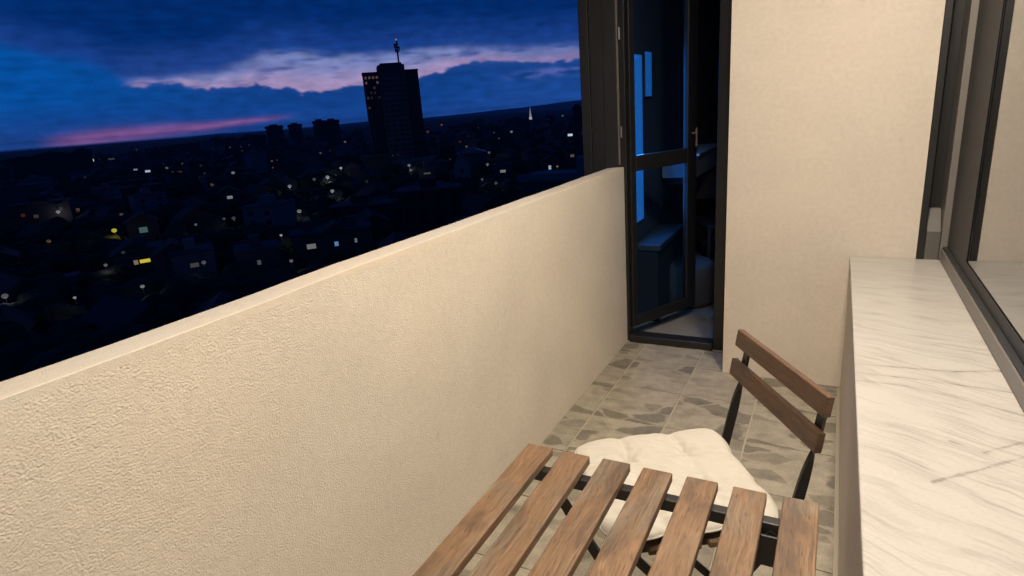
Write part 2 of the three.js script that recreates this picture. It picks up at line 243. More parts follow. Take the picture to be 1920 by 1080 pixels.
// large window on the right
{
  const w = base('window', [0, 0, 0]); tag(w, 'large dark framed window above the marble sill, mirroring the stucco wall', 'window');
  const x = 0.403, G = 0.43, y0 = ST + 0.001, y1 = 2.36, z1 = BACK - 0.01;
  // far jamb: dark post, recessed panel with its stepped foot, pale cheek
  mesh('outer_jamb', box(0.3255, 0.35, y0, y1, -3.03, EZ + 0.004, 0.002), M.anthracite, w);
  mesh('recess_panel', box(0.351, 0.402, y0, y1, -3.2, -3.12), M.anthracite, w);
  mesh('recess_bead', box(0.366, 0.372, 0.85, y1, -3.119, -3.108), M.gasket, w);
  { const s = new THREE.Shape([[-3.119, y0], [-3.119, 0.84], [-3.07, 0.845], [-3.0, 0.76], [-3.0, y0]].map(([a, b]) => new THREE.Vector2(-a, b)));
    const g = new THREE.ExtrudeGeometry(s, { depth: 0.046, bevelEnabled: true, bevelSize: 0.002, bevelThickness: 0.002, bevelSegments: 2 }); g.rotateY(PI / 2); g.translate(0.3535, 0, 0); mesh('recess_foot', metre(g), std([0.1, 0.092, 0.085], { roughness: 0.5 }), w); }
  mesh('jamb', box(x, 0.47, y0, y1, -3.2, -2.985, 0.003), M.greyMetal, w);
  for (const [a, b] of [[-2.984, -0.62], [-0.56, z1]]) {
    mesh('bottom_rail', box(x + 0.003, 0.4265, y0, y0 + 0.05, a, b, 0.004), M.greyMetal, w);
    mesh('gasket', box(x + 0.008, 0.4265, y0 + 0.0505, y0 + 0.058, a, b), M.gasket, w);
    mesh('pane', box(G, G + 0.003, y0 + 0.004, y1 - 0.05, a, b), M.coatedGlass, w);
    mesh('sash_stile', box(G - 0.0035, G - 0.0015, y0 + 0.059, y1 - 0.05, a, a + 0.42), M.gasket, w);
    mesh('sash_rail', box(G - 0.0035, G - 0.0015, y0 + 0.059, y0 + 0.1, a + 0.4205, b), M.gasket, w);
  }
  mesh('mullion', box(x, 0.47, y0, y1, -0.619, -0.561, 0.003), M.anthracite, w);
  mesh('top_rail', box(x, 0.47, y1 + 0.001, y1 + 0.06, -3.2, z1, 0.003), M.anthracite, w);
  const l = mesh('lintel_wall', box(0.33, 0.6, y1 + 0.062, CEIL, -3.0, z1), M.endWall); tag(l, 'stucco strip of wall above the large window', 'wall');
  // unlit room behind the glass
  const r = base('house_room'); tag(r, 'unlit room behind the large window', 'room');
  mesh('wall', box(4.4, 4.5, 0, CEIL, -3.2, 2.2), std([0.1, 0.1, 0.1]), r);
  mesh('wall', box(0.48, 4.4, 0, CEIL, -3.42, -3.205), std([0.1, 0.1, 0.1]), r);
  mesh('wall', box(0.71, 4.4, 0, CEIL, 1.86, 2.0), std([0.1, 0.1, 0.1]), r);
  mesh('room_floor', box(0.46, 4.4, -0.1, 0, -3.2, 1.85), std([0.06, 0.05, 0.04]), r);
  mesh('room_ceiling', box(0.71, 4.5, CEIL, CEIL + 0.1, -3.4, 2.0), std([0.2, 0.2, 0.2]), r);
}
// ceiling lamps that light the balcony (above the frame)
function ceilingLamp(x, z, power, label) {
  const t = base('ceiling_lamp', [x, CEIL, z]); tag(t, label, 'lamp');
  const b = new THREE.LatheGeometry([[0.0, -0.002], [0.12, -0.002], [0.125, -0.012], [0.12, -0.03], [0.105, -0.03]].map(([r, y]) => new THREE.Vector2(r, y)), 36); mesh('housing', metre(b), M.greyMetal, t);
  const d = new THREE.LatheGeometry([[0, -0.034], [0.06, -0.0335], [0.1, -0.031]].map(([r, y]) => new THREE.Vector2(r, y)), 36); mesh('diffuser', metre(d), glow([1, 0.86, 0.64], 2), t);
  const l = new THREE.RectAreaLight(new THREE.Color(1, 0.87, 0.7), power, 0.2, 0.2); l.position.set(0, -0.04, 0); l.rotation.x = -PI / 2; t.add(l);
}
ceilingLamp(0.0, -0.45, 295, 'round ceiling lamp over the table, above the picture');
ceilingLamp(0.08, -1.75, 362, 'round ceiling lamp over the door end, above the picture');

// ------------------------------------------------------------------ door at the far end, with the dark room behind it
{
  const c = base('corner_pillar', [0, 0, 0]); tag(c, 'dark ribbed metal clad pillar rising above the parapet left of the door', 'pillar');
  mesh('core', box(-1.272, PX - 0.003, -1.5, 2.9, -3.40, -3.302), M.gasket, c);
  for (const [a, b, d] of [[-1.279, -1.226, 0.012], [-1.224, -1.15, 0.006], [-1.148, -1.072, 0.012]]) mesh('cladding_panel', box(a, b, -1.5, 2.9, -3.301, -3.296 + d, 0.003), M.cladding, c);
  mesh('cladding_panel', box(-1.282, -1.274, -1.5, 2.9, -7.3, -3.3, 0.002), M.cladding, c);

  const d = base('balcony_door', [0, 0, 0]); tag(d, 'tall dark framed glass door standing ajar at the end of the balcony', 'door');
  const f = M.anthracite;
  mesh('jamb', box(-1.069, -1.028, 0, 2.3, -3.36, DZ - 0.004, 0.004), f, d);
  mesh('jamb', box(-0.552, -0.44, 0, 2.3, -3.36, DZ - 0.012, 0.004), f, d);
  mesh('threshold', box(-1.028, -0.552, -0.01, 0.042, -3.36, DZ + 0.012, 0.006), f, d);
  mesh('head', box(-1.069, -0.44, 2.301, 2.38, -3.36, DZ - 0.004, 0.004), f, d);
  mesh('cover_strip', box(-1.0705, -1.0615, 1.045, 2.3, DZ - 0.0035, DZ + 0.002), std([0.16, 0.14, 0.11], { roughness: 0.4 }), d);
  for (const y of [0.3, 1.22, 1.72]) mesh('hinge', rod([-1.052, y - 0.03, DZ + 0.006], [-1.052, y + 0.03, DZ + 0.006], 0.006), std([0.3, 0.28, 0.25], { roughness: 0.35, metalness: 0.6 }), d);
  // the open leaf: built along its own x, then turned into the room
  const leaf = new THREE.Group(); leaf.name = 'door_leaf'; leaf.position.set(-1.022, 0, -3.305); leaf.rotation.y = 63 * PI / 180; d.add(leaf);
  const W = 0.565, t = 0.017;
  mesh('stile', box(0, 0.042, 0.085, 2.27, -t, t, 0.004), f, leaf);
  mesh('stile', box(W - 0.085, W, 0.085, 2.27, -t, t, 0.004), f, leaf);
  mesh('rail', box(0.0425, W - 0.0855, 0.085, 0.15, -t, t, 0.004), f, leaf);
  mesh('rail', box(0.0425, W - 0.0855, 1.0, 1.085, -t, t, 0.004), f, leaf);
  mesh('rail', box(0.0425, W - 0.0855, 2.2, 2.27, -t, t, 0.004), f, leaf);
  mesh('pane', box(0.0425, W - 0.0855, 0.151, 0.999, -0.004, 0.004), M.glass, leaf);
  mesh('pane', box(0.0425, W - 0.0855, 1.086, 2.199, -0.004, 0.004), M.glass, leaf);
  mesh('handle', mergeGeometries([rod([W - 0.045, 1.17, t], [W - 0.045, 1.17, t + 0.03], 0.006), box(W - 0.05, W - 0.038, 1.09, 1.2, t + 0.025, t + 0.036, 0.004)]), M.greyMetal, leaf);

  // room behind
  const r = base('far_room'); tag(r, 'dark room behind the balcony door with a bluish glow', 'room');
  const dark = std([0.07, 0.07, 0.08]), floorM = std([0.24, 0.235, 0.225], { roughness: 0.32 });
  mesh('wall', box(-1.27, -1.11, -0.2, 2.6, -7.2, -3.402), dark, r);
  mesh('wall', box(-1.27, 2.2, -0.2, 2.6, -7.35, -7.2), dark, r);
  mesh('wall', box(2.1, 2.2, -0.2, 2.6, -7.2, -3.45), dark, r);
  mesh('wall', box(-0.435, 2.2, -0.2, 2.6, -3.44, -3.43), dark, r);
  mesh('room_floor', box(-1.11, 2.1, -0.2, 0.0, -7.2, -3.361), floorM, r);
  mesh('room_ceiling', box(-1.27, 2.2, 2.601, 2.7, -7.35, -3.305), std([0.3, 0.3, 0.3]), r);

  // tall blue light panels on the room's outer wall
  const blue = [0.022, 0.2, 0.62];
  function panel(z0, z1, y0, y1, k, label) {
    const p = base('light_panel', [-1.11, 0, 0]); tag(p, label, 'light panel', '');
    mesh('housing', box(0.001, 0.014, y0 - 0.01, y1 + 0.01, z0 - 0.01, z1 + 0.01, 0.003), M.gasket, p);
    mesh('lit_face', box(0.0145, 0.018, y0, y1, z0, z1), glow(blue, k), p);
    const l = new THREE.RectAreaLight(new THREE.Color(...blue), 40 * k, z1 - z0, y1 - y0); l.position.set(0.022, (y0 + y1) / 2, (z0 + z1) / 2); l.rotation.y = PI / 2 + PI; p.add(l);
  }
  panel(-3.84, -3.69, 0.64, 1.64, 0.62, 'tall glowing blue strip seen through the door glass, left of the short one');
  panel(-4.06, -3.925, 1.4, 1.665, 0.5, 'short glowing blue strip seen through the door glass, right of the tall one');
}
{ // furniture in the far room
  const s = base('side_cabinet', [-1.1, 0, -4.72]); tag(s, 'pale wall cabinet seen through the middle of the door glass', 'cabinet');
  mesh('body', box(0.012, 0.25, 0.84, 0.985, -0.42, 0.42, 0.004), std([0.3, 0.32, 0.36]), s);
  mesh('top', box(0.012, 0.27, 0.987, 1.005, -0.44, 0.44, 0.004), std([0.4, 0.42, 0.46], { roughness: 0.3 }), s);
  mesh('bracket', box(0.012, 0.16, 0.78, 0.838, -0.3, -0.26), M.gasket, s); mesh('bracket', box(0.012, 0.16, 0.78, 0.838, 0.26, 0.3), M.gasket, s);
  const c = base('dining_chair', [-0.72, 0, -4.75], 0.5); tag(c, 'dark dining chair silhouetted inside the room behind the door glass', 'chair');
  mesh('seat', box(-0.2, 0.2, 0.44, 0.47, -0.2, 0.2, 0.012), M.gasket, c);
  mesh('backrest', box(-0.19, 0.19, 0.6, 0.8, -0.215, -0.19, 0.012), M.gasket, c);
  for (const [x, z, h] of [[-0.18, -0.2, 0.78], [0.18, -0.2, 0.78], [-0.18, 0.18, 0.44], [0.18, 0.18, 0.44]]) mesh('leg', rod([x * 1.08, 0, z * 1.08], [x, h, z], 0.016), M.gasket, c);
  const n = base('bench', [-1.105, 0, -3.98]); tag(n, 'low dark bench catching blue light behind the door glass', 'bench');
  mesh('seat', box(0.004, 0.17, 0.47, 0.51, -0.34, 0.34, 0.006), std([0.07, 0.075, 0.085], { roughness: 0.35 }), n); mesh('base', box(0.004, 0.15, 0, 0.469, -0.33, 0.33, 0.004), std([0.02, 0.021, 0.025]), n);
  const p = base('pouf', [-0.86, 0, -4.12]); tag(p, 'pale round pouf on the floor inside the room behind the door glass', 'pouf');
  const g = new THREE.LatheGeometry([[0, 0], [0.15, 0], [0.18, 0.03], [0.19, 0.15], [0.18, 0.26], [0.14, 0.3], [0, 0.31]].map(([a, b]) => new THREE.Vector2(a, b)), 28); mesh('cover', metre(g), std([0.07, 0.075, 0.085]), p);
  mesh('base_ring', new THREE.TorusGeometry(0.16, 0.012, 8, 28).rotateX(PI / 2).translate(0, 0.008, 0), M.gasket, p);
}

// ------------------------------------------------------------------ table
{
  const t = base('folding_table', [-0.26, 0, -0.72]); tag(t, 'brown slatted wooden folding table with black steel frame in the foreground', 'table');
  const X = -0.537 + 0.26, Z0 = -0.996 + 0.72, Z1 = Z0 + 0.54, R = rng(12);
  for (let i = 0; i < 7; i++) {
    const x0 = X + i * 0.0822, dz = [0, 0.002, -0.002, 0.001, 0, 0.001, -0.001][i];
    mesh('slat', box(x0, x0 + 0.0562, 0.681, 0.6995 + (R() - 0.5) * 0.001, Z0 + dz, Z1 + dz, 0.0028, [i * 0.083 + 0.01 - x0, R() * 0.6], true), M.wood, t);
    for (const z of [Z0 + 0.055, Z1 - 0.055]) mesh('screw', new THREE.CylinderGeometry(0.0035, 0.0035, 0.002, 10).translate(x0 + 0.028, 0.6785, z), M.steel, t);
  }
  for (const z of [Z0 + 0.044, Z1 - 0.06]) mesh('cross_bar', box(X + 0.012, X + 0.538, 0.652, 0.6765, z - 0.011, z + 0.011, 0.003), M.blackSteel, t);
  for (const [z, q] of [[Z0 + 0.046, 0.011], [Z1 - 0.062, -0.011]]) {
    mesh('leg', flatBar([[X + 0.062, 0.66, z], [X + 0.275, 0.33, z], [X + 0.49, 0.0, z]], 0.022, 0.007, [0, 0.4, 0.0]), M.blackSteel, t);
    mesh('leg', flatBar([[X + 0.488, 0.66, z + q], [X + 0.275, 0.33, z + q], [X + 0.06, 0.0, z + q]], 0.022, 0.007, [0, 0.4, 0.0]), M.blackSteel, t);
    mesh('pivot', rod([X + 0.275, 0.33, z - 0.008], [X + 0.275, 0.33, z + q + 0.008], 0.007), M.steel, t);
    mesh('hinge_plate', box(X + 0.455, X + 0.5, 0.6, 0.66, z + 0.016, z + 0.022, 0.002), M.blackSteel, t);
    mesh('catch', box(X + 0.45, X + 0.458, 0.655, 0.664, z + 0.015, z + 0.03, 0.002), M.steel, t);
  }
  for (const x of [X + 0.075, X + 0.475]) mesh('foot_bar', rod([x, 0.02, Z0 + 0.05], [x, 0.02, Z1 - 0.065], 0.008), M.blackSteel, t);
}
// ------------------------------------------------------------------ chair and cushion
const CH = [-0.306, 0, -1.293], CT = atan2(-0.84, 0.54);
{
  const c = base('folding_chair', CH, CT); tag(c, 'brown slatted folding chair with black steel frame, turned sideways behind the table', 'chair');
  const bx = [-0.152, 0.185], TW = 1;
  for (const x of bx) { // back upright that runs on to the front foot, twisted once below the slats
    mesh('upright', flatBar([[x, 0.768, -0.262], [x, 0.66, -0.243], [x, 0.46, -0.2], [x, 0.23, 0.0], [x, 0.0, 0.2]], 0.025, 0.006, [1, 0, 0], (s) => TW * PI / 2 * sstep(0.2, 0.4, s), 80), M.blackSteel, c);
    const q = x < 0 ? x + 0.016 : x - 0.016;
    mesh('leg', flatBar([[q, 0.445, 0.17], [q, 0.23, 0.0], [q, 0.0, -0.2]], 0.021, 0.006, [0, 1, 1]), M.blackSteel, c);
    mesh('seat_rail', box(q - 0.004, q + 0.004, 0.425, 0.447, -0.2, 0.19, 0.002), M.blackSteel, c);
  }
  const slat = (y, z, h, off) => { const g = metre(new RoundedBoxGeometry(0.402, h * 0.88, 0.017, 2, 0.003), [off, off * 1.7], 'x'); g.rotateX(-0.16); g.translate(0.018, y, z); return g; };
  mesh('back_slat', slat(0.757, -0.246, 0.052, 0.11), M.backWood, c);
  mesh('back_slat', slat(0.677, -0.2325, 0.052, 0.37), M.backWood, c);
  for (let i = 0; i < 6; i++) mesh('seat_slat', box(-0.18, 0.21, 0.4475, 0.463, -0.19 + i * 0.066, -0.14 + i * 0.066, 0.003, [0.1 * i, 0.2], 'x'), M.wood, c);
  mesh('foot_bar', rod([bx[0], 0.05, 0.155], [bx[1], 0.05, 0.155], 0.006), M.blackSteel, c);
  mesh('foot_bar', rod([bx[0] + 0.016, 0.05, -0.155], [bx[1] - 0.016, 0.05, -0.155], 0.006), M.blackSteel, c);
  for (const x of bx) mesh('pivot', rod([x - 0.012, 0.235, 0.003], [x + 0.012, 0.235, 0.003], 0.006), M.steel, c);
}
{ // tufted seat pad: two skins that meet in a seam, corners drawn out
  const k = base('seat_cushion', [CH[0] - 0.01, 0.464, CH[2] + 0.013], CT); tag(k, 'cream tufted seat cushion with pointed corners lying on the folding chair', 'cushion');
  const n = 130, pos = [], idx = [], H = 0.2;
  const tufts = [[-0.36, -0.36], [0.36, -0.36], [-0.36, 0.36], [0.36, 0.36]];
  const pt = (u, v, s) => {
    const pinch = (q) => 0.035 * (exp(-pow((q - 0.36) / 0.12, 2)) + exp(-pow((q + 0.36) / 0.12, 2)));
    const round = (q) => sqrt(1 - 0.22 * pow(abs(q), 6));
    const x = u * H * 1.03 * round(v) * (1 - pinch(v) * u * u - 0.03 * (1 - v * v) * u * u), z = v * H * 1.03 * round(u) * (1 - pinch(u) * v * v - 0.03 * (1 - u * u) * v * v);
    const dome = pow(max(0, (1 - pow(abs(u), 4)) * (1 - pow(abs(v), 4))), 0.5);
    let h = 0.025 * dome;
    for (const [a, b] of tufts) { const d = hypot(u - a, v - b); h -= 0.009 * exp(-pow(d / 0.1, 2)) * dome + 0.004 * exp(-pow(d / 0.34, 2)) * (0.5 + 0.5 * cos(7 * atan2(v - b, u - a) + a * 9)) * dome; }
    const line = (d, w) => exp(-pow(d / w, 2));
    h -= 0.0055 * dome * (line(abs(u) - 0.36 + 0.03 * sin(v * 9), 0.07) * sstep(0.2, 0.5, abs(v)) + line(abs(v) - 0.36 + 0.03 * sin(u * 8), 0.07) * sstep(0.2, 0.5, abs(u)) + 0.5 * line(abs(u) - 0.36, 0.06) + 0.5 * line(abs(v) - 0.36, 0.06));
    h += (0.006 * fbm(u * 2.2 + 9, v * 2.2 + 4, 999, 999, 4, 8) + 0.003 * (1 - abs(noise(u * 6 + v * 3, v * 2 - u * 2, 999, 999, 13)) * 2)) * dome;
    const edge = pow(max(abs(u), abs(v)), 6);
    const sag = 0.025 + 0.005 * edge * sin(u * 3.1 + v * 2.3 + 1) + 0.004 * pow(max(0, -u), 3) * pow(max(0, -v), 3) - 0.012 * pow(max(0, u), 3) * pow(max(0, -v), 3) + 0.004 * sin(v * 3.6 + 0.6) * sstep(0.5, 1, abs(u));
    return [x, sag + (s > 0 ? h : -h * 0.6), z];
  };
  for (const s of [1, -1]) { const o = pos.length / 3; for (let j = 0; j <= n; j++) for (let i = 0; i <= n; i++) pos.push(...pt(i / n * 2 - 1, j / n * 2 - 1, s)); for (let j = 0; j < n; j++) for (let i = 0; i < n; i++) { const a = o + j * (n + 1) + i, b = a + 1, c = a + n + 1, d = c + 1; if (s > 0) idx.push(a, c, b, b, c, d); else idx.push(a, b, c, b, d, c); } }
  const g = new THREE.BufferGeometry(); g.setAttribute('position', new THREE.Float32BufferAttribute(pos, 3)); g.setIndex(idx); g.computeVertexNormals();
  const uv = new Float32Array(pos.length / 3 * 2); for (let i = 0; i < uv.length / 2; i++) { uv[i * 2] = pos[i * 3] * 5; uv[i * 2 + 1] = pos[i * 3 + 2] * 5; } g.setAttribute('uv', new THREE.BufferAttribute(uv, 2));
  mesh('cover', g, M.cream, k);
  const c = new THREE.CatmullRomCurve3([...Array(80)].map((_, i) => { const t = i / 80 * 4, q = t % 1 * 2 - 1, e = floor(t), [u, v] = e === 0 ? [q, -1] : e === 1 ? [1, q] : e === 2 ? [-q, 1] : [-1, -q]; return new THREE.Vector3(...pt(u, v, 1)); }), true);
  mesh('piping', new THREE.TubeGeometry(c, 240, 0.0026, 6, true), M.cream, k);
  for (const [a, b] of tufts) { const p = pt(a, b, 1); mesh('tuft_button', new THREE.SphereGeometry(0.006, 12, 8).scale(1, 0.5, 1).translate(p[0], p[1] + 0.001, p[2]), M.cream, k); }
}

// ------------------------------------------------------------------ the city below
const groundAt = (x, z) => { const d = hypot(x, z); return -32 + 17 * sstep(300, 2200, d) + 3.0 * fbm(x * 0.004 + 40, z * 0.004 + 40, 9999, 9999, 3, 3) * sstep(60, 300, d); };
function rayTo(px, py) { return new THREE.Vector3((px / 1920) * 2 - 1, 1 - (py / 1080) * 2, 0.5).unproject(camera).sub(camera.position).normalize(); }
function atDist(px, py, d) { const r = rayTo(px, py); return r.multiplyScalar(d / hypot(r.x, r.z)).add(camera.position); } // d measured on the ground
function hit(px, py, above, far = 1500) { for (let d = 60; d < far; d *= 1.01) { const p = atDist(px, py, d); if (p.y <= groundAt(p.x, p.z) + above) return [p, d]; } return [atDist(px, py, far), far]; }
{
  const pos = [], idx = [], nr = 90, na = 180;
  for (let i = 0; i <= nr; i++) { const r = i === 0 ? 0 : 20 * pow(9500 / 20, (i - 1) / (nr - 1)); for (let a = 0; a <= na; a++) { const t = a / na * 2 * PI, x = r * cos(t), z = r * sin(t); pos.push(x, groundAt(x, z), z); } }
  for (let i = 0; i < nr; i++) for (let a = 0; a < na; a++) { const p = i * (na + 1) + a, q = p + na + 1; idx.push(p, p + 1, q, q, p + 1, q + 1); }
  const g = new THREE.BufferGeometry(); g.setAttribute('position', new THREE.Float32BufferAttribute(pos, 3)); g.setIndex(idx); g.computeVertexNormals(); metre(g);
  tag(mesh('ground', g, std([0.022, 0.02, 0.017], { roughness: 1 })), '', '', '', 'structure');
  // far hills on the horizon
  const hp = [], hi = [], n = 220;
  for (let a = 0; a <= n; a++) {
    const az = mix(5, 85, a / n), t = az * PI / 180, e = poly(az, [[85, -0.7], [66, -0.7], [60, -0.6], [57.5, -0.4], [55.5, -0.08], [53, 0.02], [50, -0.05], [48, -0.08], [43, 0.02], [40.6, 0.1], [35.4, 0.02], [30.5, 0.14], [25.6, 0.3], [21.7, 0.5], [5, 0.6]]) + 0.05 * fbm(az * 0.9, 3.3, 999, 999, 4, 5);
    for (const [r, y] of [[5200, -40], [6600, (e * 0.6 + -0.15)], [7800, e], [9300, -60]]) hp.push(-sin(t) * r, abs(y) < 2 ? Math.tan(y * PI / 180) * r + 1.4 : y, -cos(t) * r);
    if (a) for (let k = 0; k < 3; k++) { const p = (a - 1) * 4 + k, q = a * 4 + k; hi.push(p, p + 1, q, q, p + 1, q + 1); }
  }
  const h = new THREE.BufferGeometry(); h.setAttribute('position', new THREE.Float32BufferAttribute(hp, 3)); h.setIndex(hi); h.computeVertexNormals(); metre(h);
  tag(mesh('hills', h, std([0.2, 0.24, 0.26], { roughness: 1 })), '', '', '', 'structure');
}
const C = {
  dark: std([0.04, 0.035, 0.033]), mid: std([0.1, 0.088, 0.08]), pale: std([0.24, 0.21, 0.19]), roof: std([0.075, 0.045, 0.035]), flat: std([0.09, 0.082, 0.078]), win: std([0.02, 0.022, 0.026], { roughness: 0.12 }), conc: std([0.32, 0.27, 0.23]),
  leaf: std([0.028, 0.036, 0.02], { roughness: 1 }), pole: std([0.02, 0.02, 0.02]),
};
const toward = (p) => atan2(-p.x, -p.z); // turns a front (+z) to the balcony
const unit = new THREE.BoxGeometry(1, 1, 1);
function put(name, mat, parent, x0, x1, y0, y1, z0, z1) { const m = mesh(name, unit, mat, parent); m.position.set((x0 + x1) / 2, (y0 + y1) / 2, (z0 + z1) / 2); m.scale.set(x1 - x0, y1 - y0, z1 - z0); return m; }
const gable = (() => { const g = new THREE.BufferGeometry(); g.setAttribute('position', new THREE.Float32BufferAttribute([-0.5, 0, 0.5, 0.5, 0, 0.5, 0, 1, 0.5, 0.5, 0, -0.5, -0.5, 0, -0.5, 0, 1, -0.5, 0.5, 0, 0.5, 0.5, 0, -0.5, 0, 1, -0.5, 0.5, 0, 0.5, 0, 1, -0.5, 0, 1, 0.5, -0.5, 0, -0.5, -0.5, 0, 0.5, 0, 1, 0.5, -0.5, 0, -0.5, 0, 1, 0.5, 0, 1, -0.5, -0.5, 0, -0.5, 0.5, 0, -0.5, 0.5, 0, 0.5, -0.5, 0, -0.5, 0.5, 0, 0.5, -0.5, 0, 0.5], 3)); g.computeVertexNormals(); return metre(g); })();
function block(g, w, d, h, wall, floors, cols, rows = true) { // flat roofed block, front at z = d/2
  put('wall', wall, g, -w / 2, w / 2, -4, h, -d / 2, d / 2);
  const rf = put('roof', C.flat, g, -w / 2 - 0.3, w / 2 + 0.3, h + 0.01, h + 0.5, -d / 2 - 0.3, d / 2 + 0.3);
  put('stair_head', wall, g, -w * 0.15, w * 0.12, h + 0.51, h + 2.9, -d * 0.2, d * 0.15);
  if (rows) for (let f = 0; f < floors; f++) for (let c = 0; c < cols; c++) { const x = (c + 0.5) / cols * w - w / 2, y = 1.2 + f * (h - 0.8) / floors; put('window', C.win, g, x - 0.75, x + 0.75, y, y + 1.4, d / 2 - 0.08, d / 2 + 0.04); }
}
function house(g, w, d, h, wall, rows = true) {
  put('wall', wall, g, -w / 2, w / 2, -4, h, -d / 2, d / 2);
  const r = mesh('roof', gable, C.roof, g); r.position.y = h + 0.01; r.scale.set(w * 1.12, w * 0.32, d * 1.06);
  put('chimney', C.mid, g, w * 0.15, w * 0.15 + 0.8, h + 0.5, h + w * 0.36, -d * 0.1, -d * 0.1 + 0.8);
  if (rows) for (const x of [-0.28, 0.28]) for (const y of [1.2, 4.2]) if (y + 1.3 < h) put('window', C.win, g, x * w - 0.6, x * w + 0.6, y, y + 1.3, d / 2 - 0.08, d / 2 + 0.04);
}
// ---- tower block with the mast
const TD = 420;
{
  const p = atDist(742, 300, TD), g0 = groundAt(p.x, p.z), yaw = toward(p), S = TD / 1131 * 0.93;
  const t = base('tower_block', [p.x, g0, p.z], yaw + 0.06); tag(t, 'tall dark tower block with a roof mast, alone above the skyline', 'tower block');
  const H = (px, py) => atDist(px, py, TD).y - g0;
  const hc = H(735, 123), hl = H(697, 139), hr = H(772, 133);
  const X = (px) => (px - 724) * S;
  put('core', C.mid, t, X(711), X(759), -6, hc, -11, 9);
  put('wing', C.mid, t, X(683), X(711) - 0.05, -6, hl, -12, 4);
  put('wing', C.dark, t, X(759) + 0.05, X(784), -6, hr, -12, 5);
  put('parapet', C.dark, t, X(683) - 0.3, X(711) - 0.06, hl + 0.02, hl + 0.9, -12.2, 4.25);
  put('parapet', C.dark, t, X(759) + 0.06, X(784) + 0.3, hr + 0.02, hr + 0.9, -12.2, 5.25);
  put('roof_house', C.dark, t, X(716), X(755), hc + 0.02, hc + 1.2, -8, 7);
  put('podium', C.pale, t, X(664), X(800), -6, 8, 5.3, 16);
  const lit = [glow(L3(160, 130, 140), 0.2), glow(L3(150, 120, 125), 0.1), glow(L3(120, 105, 125), 0.07)], R = rng(21);
  for (let f = 0; f < 17; f++) {
    const y = hl - 3.2 - f * 3.05; if (y < 8) break;
    for (let c = 0; c < 4; c++) { const x = X(685.5) + c * 2.35, on = f < 2 ? R() < 0.75 : f < 7 ? R() < 0.25 : false; put('window', on ? lit[f < 2 ? 0 : 1 + floor(R() * 2)] : C.win, t, x, x + 1.35, y, y + 1.5, 3.95, 4.06); }
    for (let c = 0; c < 3; c++) { const x = X(762) + c * 2.6; put('window', C.win, t, x, x + 1.5, y, y + 1.5, 4.95, 5.06); }
    for (let c = 0; c < 4; c++) { const x = X(714) + c * 4.1; put('window', C.win, t, x, x + 1.8, y, y + 1.5, 8.95, 9.06); }
    put('floor_band', C.pale, t, X(711.5), X(758.5), y - 0.75, y - 0.35, 9.01, 9.12); put('floor_band', C.mid, t, X(759.5), X(783.5), y - 0.75, y - 0.35, 5.07, 5.18);
    put('balcony', C.dark, t, X(684), X(709), y - 0.9, y - 0.1, 4.07, 5.0);
  }
  const mx = X(752), top = H(742, 75); // mast with platforms and drums
  const mast = mesh('mast', metre(mergeGeometries([rod([mx, hc + 1.2, 0], [mx, top - 2, 0], 0.55, 8), rod([mx, top - 2, 0], [mx, top, 0], 0.2, 8)])), C.pole, t);
  for (const [y, r] of [[0.72, 1.6], [0.55, 1.3], [0.84, 1.1]]) mesh('platform', metre(new THREE.CylinderGeometry(r, r, 0.6, 10).translate(mx, hc + (top - hc) * y, 0)), C.pole, mast);
  for (const [dx, y, r] of [[-1.4, 0.78, 1.0], [1.2, 0.66, 0.9], [0.2, 0.9, 0.8], [-1.1, 0.6, 0.8]]) mesh('antenna_drum', metre(new THREE.CylinderGeometry(r * 0.55, r * 0.55, r * 2.6, 10).translate(mx + dx, hc + (top - hc) * y, 0.6)), C.pole, mast);
  mesh('beacon', new THREE.SphereGeometry(0.5, 10, 8).translate(mx + 0.1, top + 0.3, 0), glow(L3(220, 170, 170), 0.5), t);
}
// ---- blocks on the skyline, each where it stands out against the sky
const SKY = [
  [513, 234, 27, 1150, 'dark square block on the skyline, leftmost of three left of the tower', 0], [552, 231, 22, 1150, 'dark narrow block on the skyline, middle one of three left of the tower', 0],
  [598, 224, 22, 1000, 'dark block on the skyline, left half of the twin blocks nearest the tower', 0], [621, 223, 24, 1000, 'dark block on the skyline, right half of the twin blocks nearest the tower', 0],
  [402, 260, 26, 1050, 'dark block on the skyline at the right end of the pink streak', 0], [433, 258, 28, 1100, 'low dark block on the skyline right of the pink streak', 0], [474, 253, 38, 1080, 'wide low dark block on the skyline with a small white light', 0],
  [152, 279, 22, 900, 'small dark block on the skyline under the left end of the pink streak', 0], [94, 283, 52, 820, 'low wide dark building on the skyline at the far left', 1],
  [1083, 196, 18, 700, 'dark block on the skyline beside the pillar', 0], [350, 268, 120, 1200, 'long low dark building on the skyline under the pink streak', 1], [40, 293, 80, 860, 'long low dark roof at the left edge of the skyline', 1],
];
const spots = [];
